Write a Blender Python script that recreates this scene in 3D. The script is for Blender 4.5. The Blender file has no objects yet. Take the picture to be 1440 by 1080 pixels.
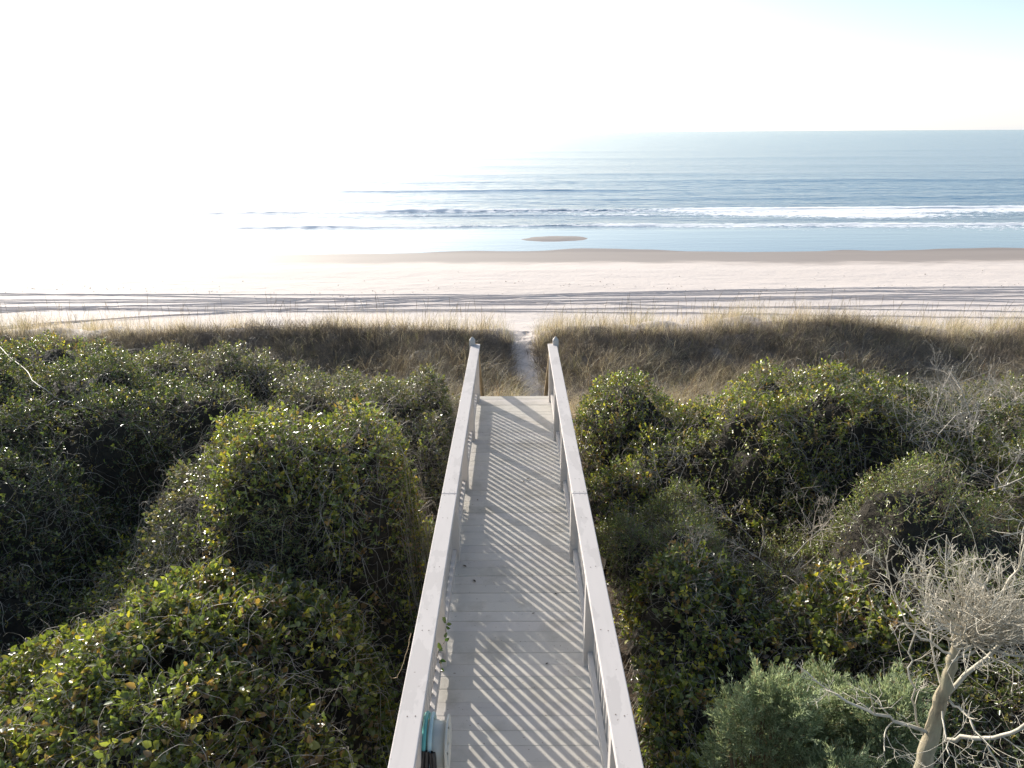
import bpy, math, numpy as np
from mathutils import Vector, Matrix
R = math.radians
rng = np.random.default_rng(7)
sc = bpy.context.scene
COL = sc.collection

# ------------------------------------------------------------ camera
F = 1040.0; TH = R(18.81); DECK = 5.45; CAMZ = DECK + 4.10
cam_d = bpy.data.cameras.new("camera"); cam = bpy.data.objects.new("camera", cam_d); COL.objects.link(cam)
cam_d.sensor_width = 36; cam_d.lens = F / 1440 * 36; cam_d.clip_start = 0.05; cam_d.clip_end = 60000
cam.matrix_world = Matrix.Translation((0, 0, CAMZ)) @ Matrix.Rotation(R(.17), 4, 'Z') @ Matrix.Rotation(R(90) - TH, 4, 'X') @ Matrix.Rotation(R(-.29), 4, 'Z')
sc.camera = cam
MW = cam.matrix_world.copy()
def at(px, py, z):
    d = MW.to_3x3() @ Vector(((px - 720) / F, -(py - 540) / F, -1))
    k = (z - CAMZ) / d.z
    return (d.x * k, d.y * k, z)
def atd(px, py, dist):
    d = MW.to_3x3() @ Vector(((px - 720) / F, -(py - 540) / F, -1))
    return Vector((d.x * dist, d.y * dist, CAMZ + d.z * dist))

# ------------------------------------------------------------ noise
def _h(ix, iy, s):
    n = (ix.astype(np.int64) * 374761393 + iy.astype(np.int64) * 668265263 + s * 1442695041) & 0xffffffff
    n = ((n ^ (n >> 13)) * 1274126177) & 0xffffffff
    n = ((n ^ (n >> 16)) * 2246822519) & 0xffffffff
    return ((n ^ (n >> 15)) & 0xffff) / 65535.0
def vn(x, y, s=0):
    x = np.asarray(x, float); y = np.asarray(y, float)
    x, y = np.broadcast_arrays(x, y)
    ix = np.floor(x); iy = np.floor(y); fx = x - ix; fy = y - iy
    fx = fx * fx * (3 - 2 * fx); fy = fy * fy * (3 - 2 * fy)
    a = _h(ix, iy, s); b = _h(ix + 1, iy, s); c = _h(ix, iy + 1, s); d = _h(ix + 1, iy + 1, s)
    return (a + (b - a) * fx) * (1 - fy) + (c + (d - c) * fx) * fy
def fbm(x, y, s=0, o=4):
    t = 0; a = .5; w = 0
    for k in range(o):
        t = t + a * vn(x * 2 ** k, y * 2 ** k, s + 17 * k); w += a; a *= .5
    return t / w
def sst(a, b, x):
    t = np.clip((x - a) / (b - a), 0, 1); return t * t * (3 - 2 * t)

# ------------------------------------------------------------ materials
def mat(name):
    m = bpy.data.materials.new(name); m.use_nodes = True
    nt = m.node_tree; b = nt.nodes['Principled BSDF']
    return m, nt, b
def nd(nt, t, **k):
    n = nt.nodes.new(t)
    for a, v in k.items():
        if a in n.inputs: n.inputs[a].default_value = v
        else: setattr(n, a, v)
    return n
def noise(nt, scale, detail=4, rough=.55, vec=None, stretch=None):
    n = nd(nt, 'ShaderNodeTexNoise'); n.inputs['Scale'].default_value = scale
    n.inputs['Detail'].default_value = detail; n.inputs['Roughness'].default_value = rough
    if vec is None:
        vec = nd(nt, 'ShaderNodeTexCoord').outputs['Object']
    if stretch:
        mp = nd(nt, 'ShaderNodeMapping'); mp.inputs['Scale'].default_value = stretch
        nt.links.new(vec, mp.inputs['Vector']); vec = mp.outputs['Vector']
    nt.links.new(vec, n.inputs['Vector'])
    return n
def ramp(nt, fac, stops):
    r = nd(nt, 'ShaderNodeValToRGB'); e = r.color_ramp.elements
    while len(e) > 1: e.remove(e[-1])
    e[0].position = stops[0][0]; e[0].color = (*stops[0][1], 1)
    for p, c in stops[1:]:
        x = e.new(p); x.color = (*c, 1)
    nt.links.new(fac, r.inputs['Fac']); return r
def mixc(nt, fac, a, b, mode='MIX'):
    m = nd(nt, 'ShaderNodeMix'); m.data_type = 'RGBA'; m.blend_type = mode
    for i, v in ((0, fac), (6, a), (7, b)):
        if hasattr(v, 'is_output') or isinstance(v, bpy.types.NodeSocket): nt.links.new(v, m.inputs[i])
        elif i == 0: m.inputs[0].default_value = v
        else: m.inputs[i].default_value = (*v, 1)
    return m.outputs[2]
def math_(nt, op, a, b=0.0, c=None):
    m = nd(nt, 'ShaderNodeMath'); m.operation = op
    for i, v in enumerate((a, b) if c is None else (a, b, c)):
        if isinstance(v, bpy.types.NodeSocket): nt.links.new(v, m.inputs[i])
        else: m.inputs[i].default_value = v
    return m.outputs[0]
def bump(nt, b, h, strength, dist=.01):
    n = nd(nt, 'ShaderNodeBump'); n.inputs['Distance'].default_value = dist
    if isinstance(strength, bpy.types.NodeSocket): nt.links.new(strength, n.inputs['Strength'])
    else: n.inputs['Strength'].default_value = strength
    nt.links.new(h, n.inputs['Height']); nt.links.new(n.outputs[0], b.inputs['Normal']); return n

def leaf_mat(name, rough=.33, trans=.38, spec=.5, tint=(1.25, 1.3, .6)):
    m, nt, b = mat(name)
    at_ = nd(nt, 'ShaderNodeAttribute'); at_.attribute_name = 'tint'
    nt.links.new(at_.outputs['Color'], b.inputs['Base Color'])
    b.inputs['Roughness'].default_value = rough; b.inputs['Specular IOR Level'].default_value = spec
    tr = nd(nt, 'ShaderNodeBsdfTranslucent')
    nt.links.new(mixc(nt, 1.0, at_.outputs['Color'], tint, 'MULTIPLY'), tr.inputs['Color'])
    mx = nd(nt, 'ShaderNodeMixShader'); mx.inputs[0].default_value = trans
    nt.links.new(b.outputs[0], mx.inputs[1]); nt.links.new(tr.outputs[0], mx.inputs[2])
    nt.links.new(mx.outputs[0], nt.nodes['Material Output'].inputs['Surface'])
    return m
M = {}
M['leaf'] = leaf_mat('glossy_leaf', .27, .42, .9, (1.15, 1.3, .55))
M['needle'] = leaf_mat('juniper_needle', .5, .45, .4, (1.1, 1.1, .8))
M['grass'] = leaf_mat('dry_grass', .5, .35, .4, (1.1, 1.05, .85))
def simple(name, c1, c2, scale, rough=.8, bs=.4, bd=.005, stretch=None):
    m, nt, b = mat(name); n = noise(nt, scale, 5, stretch=stretch)
    r = ramp(nt, n.outputs['Fac'], [(.3, c1), (.7, c2)]); nt.links.new(r.outputs[0], b.inputs['Base Color'])
    b.inputs['Roughness'].default_value = rough; bump(nt, b, n.outputs['Fac'], bs, bd); return m
M['core'] = simple('gap_shade_brown', (.012, .010, .007), (.045, .036, .024), 14, .95, 1, .05)  # dead-leaf brown, near black to paint the shade between leaves
M['twig'] = simple('dead_vine_stem', (.27, .225, .17), (.56, .50, .42), 9, .6)
M['twigbrown'] = simple('brown_stem', (.13, .085, .05), (.30, .22, .14), 9, .7)
M['scrub'] = simple('dark_scrub_stem', (.12, .095, .072), (.36, .295, .22), 2.5, .8)
M['deadwood'] = simple('bleached_wood', (.36, .32, .24), (.66, .61, .51), 12, .6, .5, .004, (1, 1, .3))
m, nt, b = mat('bleached_bark'); n1 = noise(nt, 16, 6, .65, stretch=(1, 1, .25)); n2 = noise(nt, 5, 4, .6)
c = ramp(nt, n1.outputs['Fac'], [(.30, (.13, .10, .07)), (.48, (.33, .28, .19)), (.7, (.46, .40, .28))]).outputs[0]
c = mixc(nt, ramp(nt, n2.outputs['Fac'], [(.5, (0, 0, 0)), (.7, (.6, .6, .6))]).outputs[0], c, (.30, .30, .20)); nt.links.new(c, b.inputs['Base Color']); b.inputs['Roughness'].default_value = .8; bump(nt, b, n1.outputs['Fac'], .9, .012)
M['bark'] = m
M['greywood'] = simple('grey_weathered_wood', (.25, .225, .19), (.46, .42, .36), 12, .6)

def paint(name, base, stains=False, boards=False):
    m, nt, b = mat(name)
    n1 = noise(nt, 1.7, 5); n2 = noise(nt, 9, 4, stretch=(1, .12, 1) if not boards else (.12, 1, 1)); n3 = noise(nt, 70, 3, .6)
    c = mixc(nt, math_(nt, 'MULTIPLY', n1.outputs['Fac'], .55), base, tuple(x * .84 for x in base))
    c = mixc(nt, ramp(nt, n2.outputs['Fac'], [(.55, (0, 0, 0)), (.8, (.5, .5, .5))]).outputs[0], c, tuple(x * .72 for x in base))
    if boards:
        a = nd(nt, 'ShaderNodeAttribute'); a.attribute_name = 'tint'
        c = mixc(nt, 1.0, c, a.outputs['Color'], 'MULTIPLY')
        n4 = noise(nt, 2.6, 6, .65)
        c = mixc(nt, ramp(nt, n4.outputs['Fac'], [(.50, (0, 0, 0)), (.70, (.7, .7, .7))]).outputs[0], c, (.36, .33, .28))
        n5 = noise(nt, 38, 2)
        c = mixc(nt, ramp(nt, n5.outputs['Fac'], [(.68, (0, 0, 0)), (.74, (.8, .8, .8))]).outputs[0], c, (.20, .16, .12))
    if stains:
        n4 = noise(nt, 3.1, 5, .6, stretch=(1.4, .6, 1))
        c = mixc(nt, ramp(nt, n4.outputs['Fac'], [(.53, (0, 0, 0)), (.545, (.55, .55, .55))]).outputs[0], c, tuple(x * .80 for x in base))
        n5 = noise(nt, 26, 2)
        c = mixc(nt, ramp(nt, n5.outputs['Fac'], [(.71, (0, 0, 0)), (.76, (.8, .8, .8))]).outputs[0], c, (.25, .2, .17))
    nt.links.new(c, b.inputs['Base Color']); b.inputs['Roughness'].default_value = .72; b.inputs['Specular IOR Level'].default_value = .14
    hh = math_(nt, 'ADD', math_(nt, 'MULTIPLY', n3.outputs['Fac'], .3), n2.outputs['Fac'])
    bump(nt, b, hh, .35, .003)
    return m
PB = (.54, .505, .475)
M['paint'] = paint('taupe_paint', PB)
M['cap'] = paint('taupe_paint_handrail', (.61, .565, .54), stains=True)
M['deck'] = paint('taupe_deck_paint', (.575, .54, .495), boards=True)
M['newwood'] = simple('bare_pine', (.45, .33, .19), (.62, .48, .30), 6, .7, .3, .003, (1, .2, 1))

# sand
def sand_mat(name):
    m, nt, b = mat(name)
    a = nd(nt, 'ShaderNodeAttribute'); a.attribute_name = 'tint'   # r litter, g wet
    sep = nd(nt, 'ShaderNodeSeparateColor'); nt.links.new(a.outputs['Color'], sep.inputs[0])
    n1 = noise(nt, .35, 6, .6, stretch=(.25, 1, 1)); n2 = noise(nt, 24, 4, .6); n3 = noise(nt, 4, 5, .6)
    dry = mixc(nt, n1.outputs['Fac'], (.63, .545, .49), (.71, .63, .575))
    dry = mixc(nt, ramp(nt, n3.outputs['Fac'], [(.6, (0, 0, 0)), (.8, (.35, .35, .35))]).outputs[0], dry, (.45, .38, .33))
    wet = mixc(nt, n1.outputs['Fac'], (.255, .20, .165), (.32, .255, .215))
    lit = mixc(nt, ramp(nt, n2.outputs['Fac'], [(.35, (0, 0, 0)), (.65, (1, 1, 1))]).outputs[0], (.035, .026, .018), (.115, .078, .05))
    c = mixc(nt, sep.outputs[1], dry, wet); c = mixc(nt, sep.outputs[0], c, lit)
    nt.links.new(c, b.inputs['Base Color'])
    r = math_(nt, 'SUBTRACT', .9, math_(nt, 'MULTIPLY', sep.outputs[1], .38)); nt.links.new(r, b.inputs['Roughness'])
    bump(nt, b, n3.outputs['Fac'], math_(nt, 'SUBTRACT', .7, math_(nt, 'MULTIPLY', sep.outputs[1], .65)), .05)
    return m
M['sand'] = sand_mat('sand')

# ------------------------------------------------------------ mesh helpers
def tag(o, label=None, cat=None, group=None, kind=None):
    if label: o['label'] = label
    if cat: o['category'] = cat
    if group: o['group'] = group
    if kind: o['kind'] = kind
    return o
def link(name, me, m, parent=None):
    o = bpy.data.objects.new(name, me); COL.objects.link(o)
    if m: me.materials.append(m)
    if parent: o.parent = parent; o.matrix_parent_inverse = parent.matrix_world.inverted()
    return o
def fastmesh(name, V, Fc, col=None, smooth=True):
    """V (n,3); Fc (f,k) polygons all of k corners; col (n,3)"""
    me = bpy.data.meshes.new(name); V = np.ascontiguousarray(V, np.float32); Fc = np.ascontiguousarray(Fc, np.int32)
    n, k = Fc.shape
    me.vertices.add(len(V)); me.vertices.foreach_set('co', V.ravel())
    me.loops.add(n * k); me.loops.foreach_set('vertex_index', Fc.ravel())
    me.polygons.add(n); me.polygons.foreach_set('loop_start', np.arange(0, n * k, k, dtype=np.int32))
    me.polygons.foreach_set('use_smooth', np.full(n, smooth, bool))
    if col is not None:
        a = me.color_attributes.new('tint', 'FLOAT_COLOR', 'POINT')
        c = np.ones((len(V), 4), np.float32); c[:, :3] = col; a.data.foreach_set('color', c.ravel())
    me.update(calc_edges=True); return me
def empty(name, loc, label=None, cat=None, group=None):
    o = bpy.data.objects.new(name, None); COL.objects.link(o); o.location = loc; o.empty_display_size = .2
    bpy.context.view_layer.update(); o.matrix_world = Matrix.Translation(loc)
    return tag(o, label, cat, group)
def merge(parts):
    V = []; Fq = []; n = 0
    for v, f in parts:
        V.append(v); Fq.append(f + n); n += len(v)
    return np.vstack(V), np.vstack(Fq)
BOXF = np.array([[0, 1, 3, 2], [4, 6, 7, 5], [0, 4, 5, 1], [2, 3, 7, 6], [0, 2, 6, 4], [1, 5, 7, 3]])
def boxv(x0, x1, y0, y1, z0, z1):
    return np.array([[x, y, z] for x in (x0, x1) for y in (y0, y1) for z in (z0, z1)], float), BOXF.copy()
def bevel(o, w=.004, seg=2):
    md = o.modifiers.new('bevel', 'BEVEL'); md.width = w; md.segments = seg; md.limit_method = 'ANGLE'; return o
def boxobj(name, dims, m, parent, bw=.004):
    v, f = boxv(*dims); me = fastmesh(name, v, f, smooth=False); return bevel(link(name, me, m, parent), bw)
def unit(a):
    return a / np.maximum(np.linalg.norm(a, axis=-1, keepdims=True), 1e-9)
def tubes(P, Rr, sides=3):
    """P (N,K,3) Rr (N,K)"""
    N, K, _ = P.shape
    T = np.empty_like(P); T[:, 1:-1] = P[:, 2:] - P[:, :-2]; T[:, 0] = P[:, 1] - P[:, 0]; T[:, -1] = P[:, -1] - P[:, -2]; T = unit(T)
    ref = np.where(np.abs(T[:, :1, 2:3]) > .8, np.array([[[1., 0, 0]]]), np.array([[[0, 0, 1.]]])) * np.ones((1, K, 1))
    A = unit(np.cross(T, ref)); B = np.cross(T, A)
    an = np.arange(sides) / sides * 2 * np.pi
    V = P[:, :, None] + Rr[:, :, None, None] * (np.cos(an)[None, None, :, None] * A[:, :, None] + np.sin(an)[None, None, :, None] * B[:, :, None])
    idx = np.arange(N * K * sides).reshape(N, K, sides)
    a = idx[:, :-1]; b = idx[:, 1:]; a2 = np.roll(a, -1, 2); b2 = np.roll(b, -1, 2)
    Fq = np.stack([a, a2, b2, b], -1).reshape(-1, 4)
    return V.reshape(-1, 3), Fq
def leaves(C, D, U, L, W):
    """oval folded leaves: returns V (N*6), F"""
    D = unit(D); S = unit(np.cross(D, U)); U = np.cross(S, D); L = L[:, None]; W = W[:, None]
    v = [C, C + .30 * L * D + .5 * W * S + .12 * W * U, C + .72 * L * D + .36 * W * S + .06 * W * U, C + L * D - .14 * L * U,
         C + .72 * L * D - .36 * W * S + .06 * W * U, C + .30 * L * D - .5 * W * S + .12 * W * U]
    V = np.stack(v, 1).reshape(-1, 3); n = len(C); b = np.arange(n)[:, None] * 6
    Fq = np.concatenate([b + np.array([[0, 1, 2, 3]]), b + np.array([[0, 3, 4, 5]])], 1).reshape(-1, 4)
    return V, Fq
def blades(Pb, D, H, bend, W, K=4):
    """grass blades as tapering strips. Pb base (N,3), D horizontal lean dir (N,3)"""
    N = len(Pb); t = np.linspace(0, 1, K)[None, :, None]
    up = np.array([0, 0, 1.])
    P = Pb[:, None] + H[:, None, None] * (up * (t - .35 * np.clip(bend, 0, 1.6)[:, None, None] * t ** 2) + D[:, None] * bend[:, None, None] * t ** 2)
    a = rng.uniform(0, 2 * np.pi, N); S = np.stack([np.cos(a), np.sin(a), np.zeros(N)], 1)[:, None] * (W[:, None, None] * (1 - .85 * t) * .5)
    V = np.stack([P - S, P + S], 2).reshape(-1, 3); idx = np.arange(N * K * 2).reshape(N, K, 2)
    Fq = np.stack([idx[:, :-1, 0], idx[:, :-1, 1], idx[:, 1:, 1], idx[:, 1:, 0]], -1).reshape(-1, 4)
    return V, Fq
def rot_rand(n, zlo=-1.0, zhi=1.0):
    a = rng.uniform(0, 2 * np.pi, n); z = rng.uniform(zlo, zhi, n); r = np.sqrt(1 - z * z)
    return np.stack([r * np.cos(a), r * np.sin(a), z], 1)

# ------------------------------------------------------------ terrain
PY = np.array([-40, -6, 12, 13.6, 17.2, 18.6, 20.4, 21.6, 23.6, 27, 34, 48, 52, 62, 66, 73, 80, 100, 160.])
PZ = np.array([3.8, 3.8, 3.75, 3.5, 3.35, 3.75, 4.12, 4.08, 2.9, 1.45, 1.25, 1.0, .78, .0, -.05, -.035, -.3, -1., -3.])
def pathx(y): return .60 - .36 * sst(17.2, 20.8, y) + .10 * np.sin((y - 14) * 1.0)
TRACKS = []
for (p0, p1, p2, dep) in [((0, 413), (720, 412), (1440, 411), .06), ((0, 421), (720, 418), (1440, 407), .09), ((0, 425), (720, 423), (1440, 412), .10), ((0, 433), (720, 426), (1440, 415), .12),
                          ((300, 428), (900, 409), (1440, 404), .08), ((200, 436), (720, 436), (1440, 431), .12), ((0, 437), (720, 441), (1440, 449), .10), ((500, 433), (980, 421), (1440, 426), .09), ((0, 429), (900, 418), (1440, 421), .06), ((300, 416), (800, 426), (1440, 437), .07), ((700, 418), (1050, 408), (1440, 410), .07), ((0, 440), (800, 414), (1440, 402), .06)]:
    q = [at(p[0], p[1], 1.2) for p in (p0, p1, p2)]
    c = np.polyfit([a[0] for a in q], [a[1] for a in q], 2); TRACKS.append((c, dep, rng.integers(99)))
def ground(x, y):
    x = np.asarray(x, float); y = np.asarray(y, float); x, y = np.broadcast_arrays(x, y)
    z = np.interp(y, PY, PZ)
    wd = sst(10, 13, y) * (1 - sst(23, 27, y))
    z = z + wd * ((fbm(x * .22, y * .3, 5) - .5) * .9 + (fbm(x * 1.1, y * 1.1, 9) - .5) * .28)
    z = z + sst(17.5, 20, y) * (1 - sst(21.5, 23.5, y)) * (vn(x * .42 + 3, y * .5, 19) - .45) * .32
    z = z - .30 * np.exp(-((x - pathx(y)) / .75) ** 2) * sst(15, 18, y) * (1 - sst(24, 27, y))
    z = z + (1 - sst(9, 13, y)) * (fbm(x * .6, y * .6, 3) - .5) * .35
    # beach undulation
    wb = sst(26, 29, y) * (1 - sst(50, 56, y))
    z = z + wb * ((fbm(x * .05, y * .2, 21) - .5) * .16 + (fbm(x * .9, y * 1.6, 22) - .5) * .05)
    bz = sst(30, 32, y) * (1 - sst(44, 46, y))
    for c, dep, s in TRACKS:
        yt = np.polyval(c, np.clip(x, -45, 45)) + (fbm(x * .05, x * 0, s) - .5) * 1.2
        d = (y - yt)
        dd = 1.5 * dep * (.75 + .5 * vn(x * .7, x * 0, s + 3))
        z = z - bz * dd * np.exp(-(d / .085) ** 4) + bz * dd * .15 * np.exp(-((np.abs(d) - .22) / .07) ** 2)
    # shoreline wobble and the low bars in the runnel
    ws = sst(54, 60, y) * (1 - sst(78, 84, y))
    z = z + ws * ((fbm(x * .045 + 3, y * .02, 31) - .5) * .175)
    bx, by, _ = at(774, 336, 0)
    z = z + .10 * np.exp(-((x - bx) / 2.6) ** 2 - ((y - by) / 1.5) ** 2) * (.45 + .55 * vn(x * .8, y * 1.1, 4) + .35 * fbm(x * 2, y * 3, 44))
    bx, by, _ = at(918, 340, 0)
    z = z + .0 * np.exp(-((x - bx - (y - by) * .12) / 1.0) ** 2 - ((y - by) / 2.6) ** 2) * (.1 + 1.6 * vn(x * 1.3, y * .8, 6))
    return z
def grid_axis(*segs):
    out = []
    for a, b, st in segs: out.append(np.arange(a, b, st))
    out.append([segs[-1][1]]); return np.concatenate(out)
def geo(a, b, n):  # geometric growth offsets
    return np.geomspace(a, b, n)
xa = np.concatenate([-geo(46, 900, 22)[::-1], np.arange(-45, 45.01, .25), geo(46, 900, 22)])
def sheet(name, xs, ys, colf, m):
    X, Y = np.meshgrid(xs, ys); Z = ground(X, Y); nx, ny = len(xs), len(ys)
    V = np.stack([X, Y, Z], -1).reshape(-1, 3); i = np.arange(nx * ny).reshape(ny, nx)
    Fq = np.stack([i[:-1, :-1], i[:-1, 1:], i[1:, 1:], i[1:, :-1]], -1).reshape(-1, 4)
    o = link(name, fastmesh(name, V, Fq, colf(V[:, 0], V[:, 1], V[:, 2])), m); return tag(o, kind='structure')
def duncol(x, y, z):
    lit = (1 - sst(12, 15, y)) * 1.0
    lit = np.maximum(lit, .8 * (1 - sst(20.6, 21.8, y)) * sst(.25, .45, fbm(x * .8, y * .8, 77) + .1))
    lit = lit * (1 - np.exp(-((x - pathx(y)) / .34) ** 4) * sst(14, 16, y))
    return np.stack([lit, lit * 0, lit * 0], 1)
def beachcol(x, y, z):
    w = sst(48.8, 54.0, y + (fbm(x * .05, y * .1, 41) - .5) * 7 + (fbm(x * .5, y * .9, 42) - .5) * 3.0)
    return np.stack([w * 0, w, w * 0], 1)
sheet('dune', np.concatenate([-geo(18.3, 900, 30)[::-1], np.arange(-18, 18.01, .15), geo(18.3, 900, 30)]), grid_axis((-40, -4, 2), (-4, 24, .15), (24, 27, .3)), duncol, M['sand'])
sheet('beach', xa, grid_axis((27, 31, .3), (31, 46, .04), (46, 84, .3), (84, 160, 4)), beachcol, M['sand'])
# sandy footpath over the dune
ys = np.arange(14.6, 22.6, .06); us = np.linspace(-1, 1, 15)
Yp, Up = np.meshgrid(ys, us, indexing='ij'); wdt = .17 + .08 * vn(Yp * 1.1, Yp * 0, 8) + .10 * sst(18.5, 20.5, Yp)
Xp = pathx(Yp) + Up * wdt + (vn(Yp * 2.2, Up * 0 + np.sign(Up), 12) - .5) * .18 * np.abs(Up)
Zp = ground(Xp, Yp) + .035 * (1 - np.abs(Up) ** 6) - .012 - .05 * sst(.62, .75, vn(Xp * 5, Yp * 3.4, 15)) + (fbm(Xp * 6, Yp * 6, 16) - .5) * .02
i = np.arange(Xp.size).reshape(Xp.shape)
Fq = np.stack([i[:-1, :-1], i[:-1, 1:], i[1:, 1:], i[1:, :-1]], -1).reshape(-1, 4)
tag(link('path', fastmesh('path', np.stack([Xp, Yp, Zp], -1).reshape(-1, 3), Fq, np.zeros((Xp.size, 3))), M['sand']), kind='structure')

# ------------------------------------------------------------ sea
def yat(py): return at(720, py, 0)[1]
WAVES = []
def sea():
    xs = np.concatenate([-geo(121, 30000, 34)[::-1], np.arange(-120, 120.1, .5), geo(121, 30000, 34)])
    ys = np.concatenate([np.arange(56, 150, .22), 150 + geo(.4, 250, 110), geo(420, 45000, 46)])
    X, Y = np.meshgrid(xs, ys); Z = np.zeros_like(X); Fm = np.zeros_like(X)
    Y1, Y2, Y3 = yat(269), yat(297), yat(320)
    att = 1 - sst(300, 900, np.abs(X))
    # unbroken swell
    sk = .018
    def crest(y0, wob, s, skew=sk): return y0 + skew * X + (fbm(X * .02, X * 0, s) - .5) * wob
    d = Y - crest(Y1, 5, 51); amp = .20 * (.45 + .8 * vn(X * .05, X * 0, 52)) * att * (1 - .8 * sst(8, 30, X))
    Z += amp * np.where(d < 0, np.exp(-(d / 1.3) ** 2), np.exp(-(d / 4.5) ** 2))
    for y0, a, s, w in ((Y1 + 24, .22, 61, 5), (Y1 + 52, .2, 62, 7), (Y1 + 95, .25, 63, 9), (Y1 + 160, .3, 64, 12), (Y1 - 16, .12, 65, 3), (Y1 + 260, .3, 66, 14)):
        d = Y - crest(y0, w * 1.6, s); Z += a * (.2 + 1.1 * vn(X * .03, X * 0, s + 1)) * att * np.exp(-(d / w) ** 2)
    # two breakers
    for y0, a, s, w in ((Y2, .34, 71, 1.1), (Y3, .26, 72, .8), (Y2 - 5, .10, 73, .9)):
        c = crest(y0, 3.5 if s != 73 else 6, s); rag = (fbm(X * .9, X * 0, s + 5) - .5) * .8
        d = Y - c - rag; hh = a * (.35 + .8 * vn(X * .09, X * 0, s + 2)) * att * (.45 + .55 * sst(-70, 0, X)) * (1 - .45 * sst(5, 35, X))
        Z += hh * np.where(d < 0, np.exp(-(d / (w * .5)) ** 2), np.exp(-(d / (w * 2)) ** 2)) * (.8 + .4 * vn(X * 1.7, Y * 1.7, s + 3))
        k = sst(.25, .55, vn(X * .05 + 2, X * 0, s + 4)) * .5 + .5
        Fm = np.maximum(Fm, k * np.exp(-((d + .1) / (w * .8)) ** 2) * (1.1 if s != 73 else .6))
        # churned foam trailing behind / before on the right
        rt = sst(6, 30, X)
        if s == 71:
            Fm = np.maximum(Fm, rt * np.where(d < 0, np.exp(-(d / 12) ** 4), np.exp(-(d / 2.0) ** 2)) * (.30 + .65 * vn(X * .07, Y * .35, 81) + .25 * (np.abs(d) < 2)))
            Fm = np.maximum(Fm, .5 * sst(-30, 8, X) * np.where(d < 0, np.exp(-(d / 8) ** 2), 0))
        if s == 72:
            Fm = np.maximum(Fm, sst(2, 24, X) * np.where(d < 0, np.exp(-(d / 5) ** 2), np.exp(-(d / 2) ** 2)) * (.25 + .6 * vn(X * .1 + 9, Y * .4, 82)))
    chop = (fbm(X * .35, Y * .8, 90) - .5) * .12 * sst(Y3 - 1, Y3 + 6, Y) * (1 - sst(150, 260, Y)); Z += chop
    calm = 1 - sst(Y3 - 4, Y3 + 3, Y)
    deep = sst(Y3 - 4, Y2 + 25, Y)
    V = np.stack([X, Y, Z], -1).reshape(-1, 3); nx, ny = len(xs), len(ys); i = np.arange(nx * ny).reshape(ny, nx)
    Fq = np.stack([i[:-1, :-1], i[:-1, 1:], i[1:, 1:], i[1:, :-1]], -1).reshape(-1, 4)
    col = np.stack([Fm, calm, deep], -1).reshape(-1, 3)
    m, nt, b = mat('sea_water')
    a = nd(nt, 'ShaderNodeAttribute'); a.attribute_name = 'tint'; sep = nd(nt, 'ShaderNodeSeparateColor'); nt.links.new(a.outputs['Color'], sep.inputs[0])
    geo_ = nd(nt, 'ShaderNodeNewGeometry'); pos = geo_.outputs['Position']
    fn = noise(nt, 1.0, 6, .65, pos, (.9, 1.6, 1)); fn2 = noise(nt, .11, 4, .6, pos, (.5, 2.2, 1))
    fac = math_(nt, 'ADD', sep.outputs[0], math_(nt, 'MULTIPLY', math_(nt, 'SUBTRACT', fn.outputs['Fac'], .5), 1.7))
    foam = ramp(nt, fac, [(.42, (0, 0, 0)), (.62, (1, 1, 1))]).outputs[0]
    foam = math_(nt, 'MULTIPLY', foam, math_(nt, 'MINIMUM', math_(nt, 'MULTIPLY', sep.outputs[0], 6.0), 1.0))
    deepc = mixc(nt, fn2.outputs['Fac'], (.022, .110, .215), (.048, .160, .285))
    c = mixc(nt, sep.outputs[2], (.15, .215, .28), deepc)
    c = mixc(nt, foam, c, (.93, .93, .93)); nt.links.new(c, b.inputs['Base Color'])
    b.inputs['IOR'].default_value = 1.333
    rr = math_(nt, 'ADD', .16, math_(nt, 'MULTIPLY', sep.outputs[1], -.06)); nt.links.new(math_(nt, 'ADD', rr, math_(nt, 'MULTIPLY', foam, .5)), b.inputs['Roughness'])
    w1 = noise(nt, .9, 5, .6, pos, (.55, 1.5, 1)); w2 = noise(nt, .16, 4, .6, pos, (.3, 1.4, 1))
    hh = math_(nt, 'ADD', math_(nt, 'MULTIPLY', w1.outputs['Fac'], .22), math_(nt, 'MULTIPLY', w2.outputs['Fac'], .9))
    bump(nt, b, hh, math_(nt, 'SUBTRACT', .60, math_(nt, 'MULTIPLY', sep.outputs[1], .57)), 1.0)
    tag(link('sea', fastmesh('sea', V, Fq, col), m), kind='structure')
sea()

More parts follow.
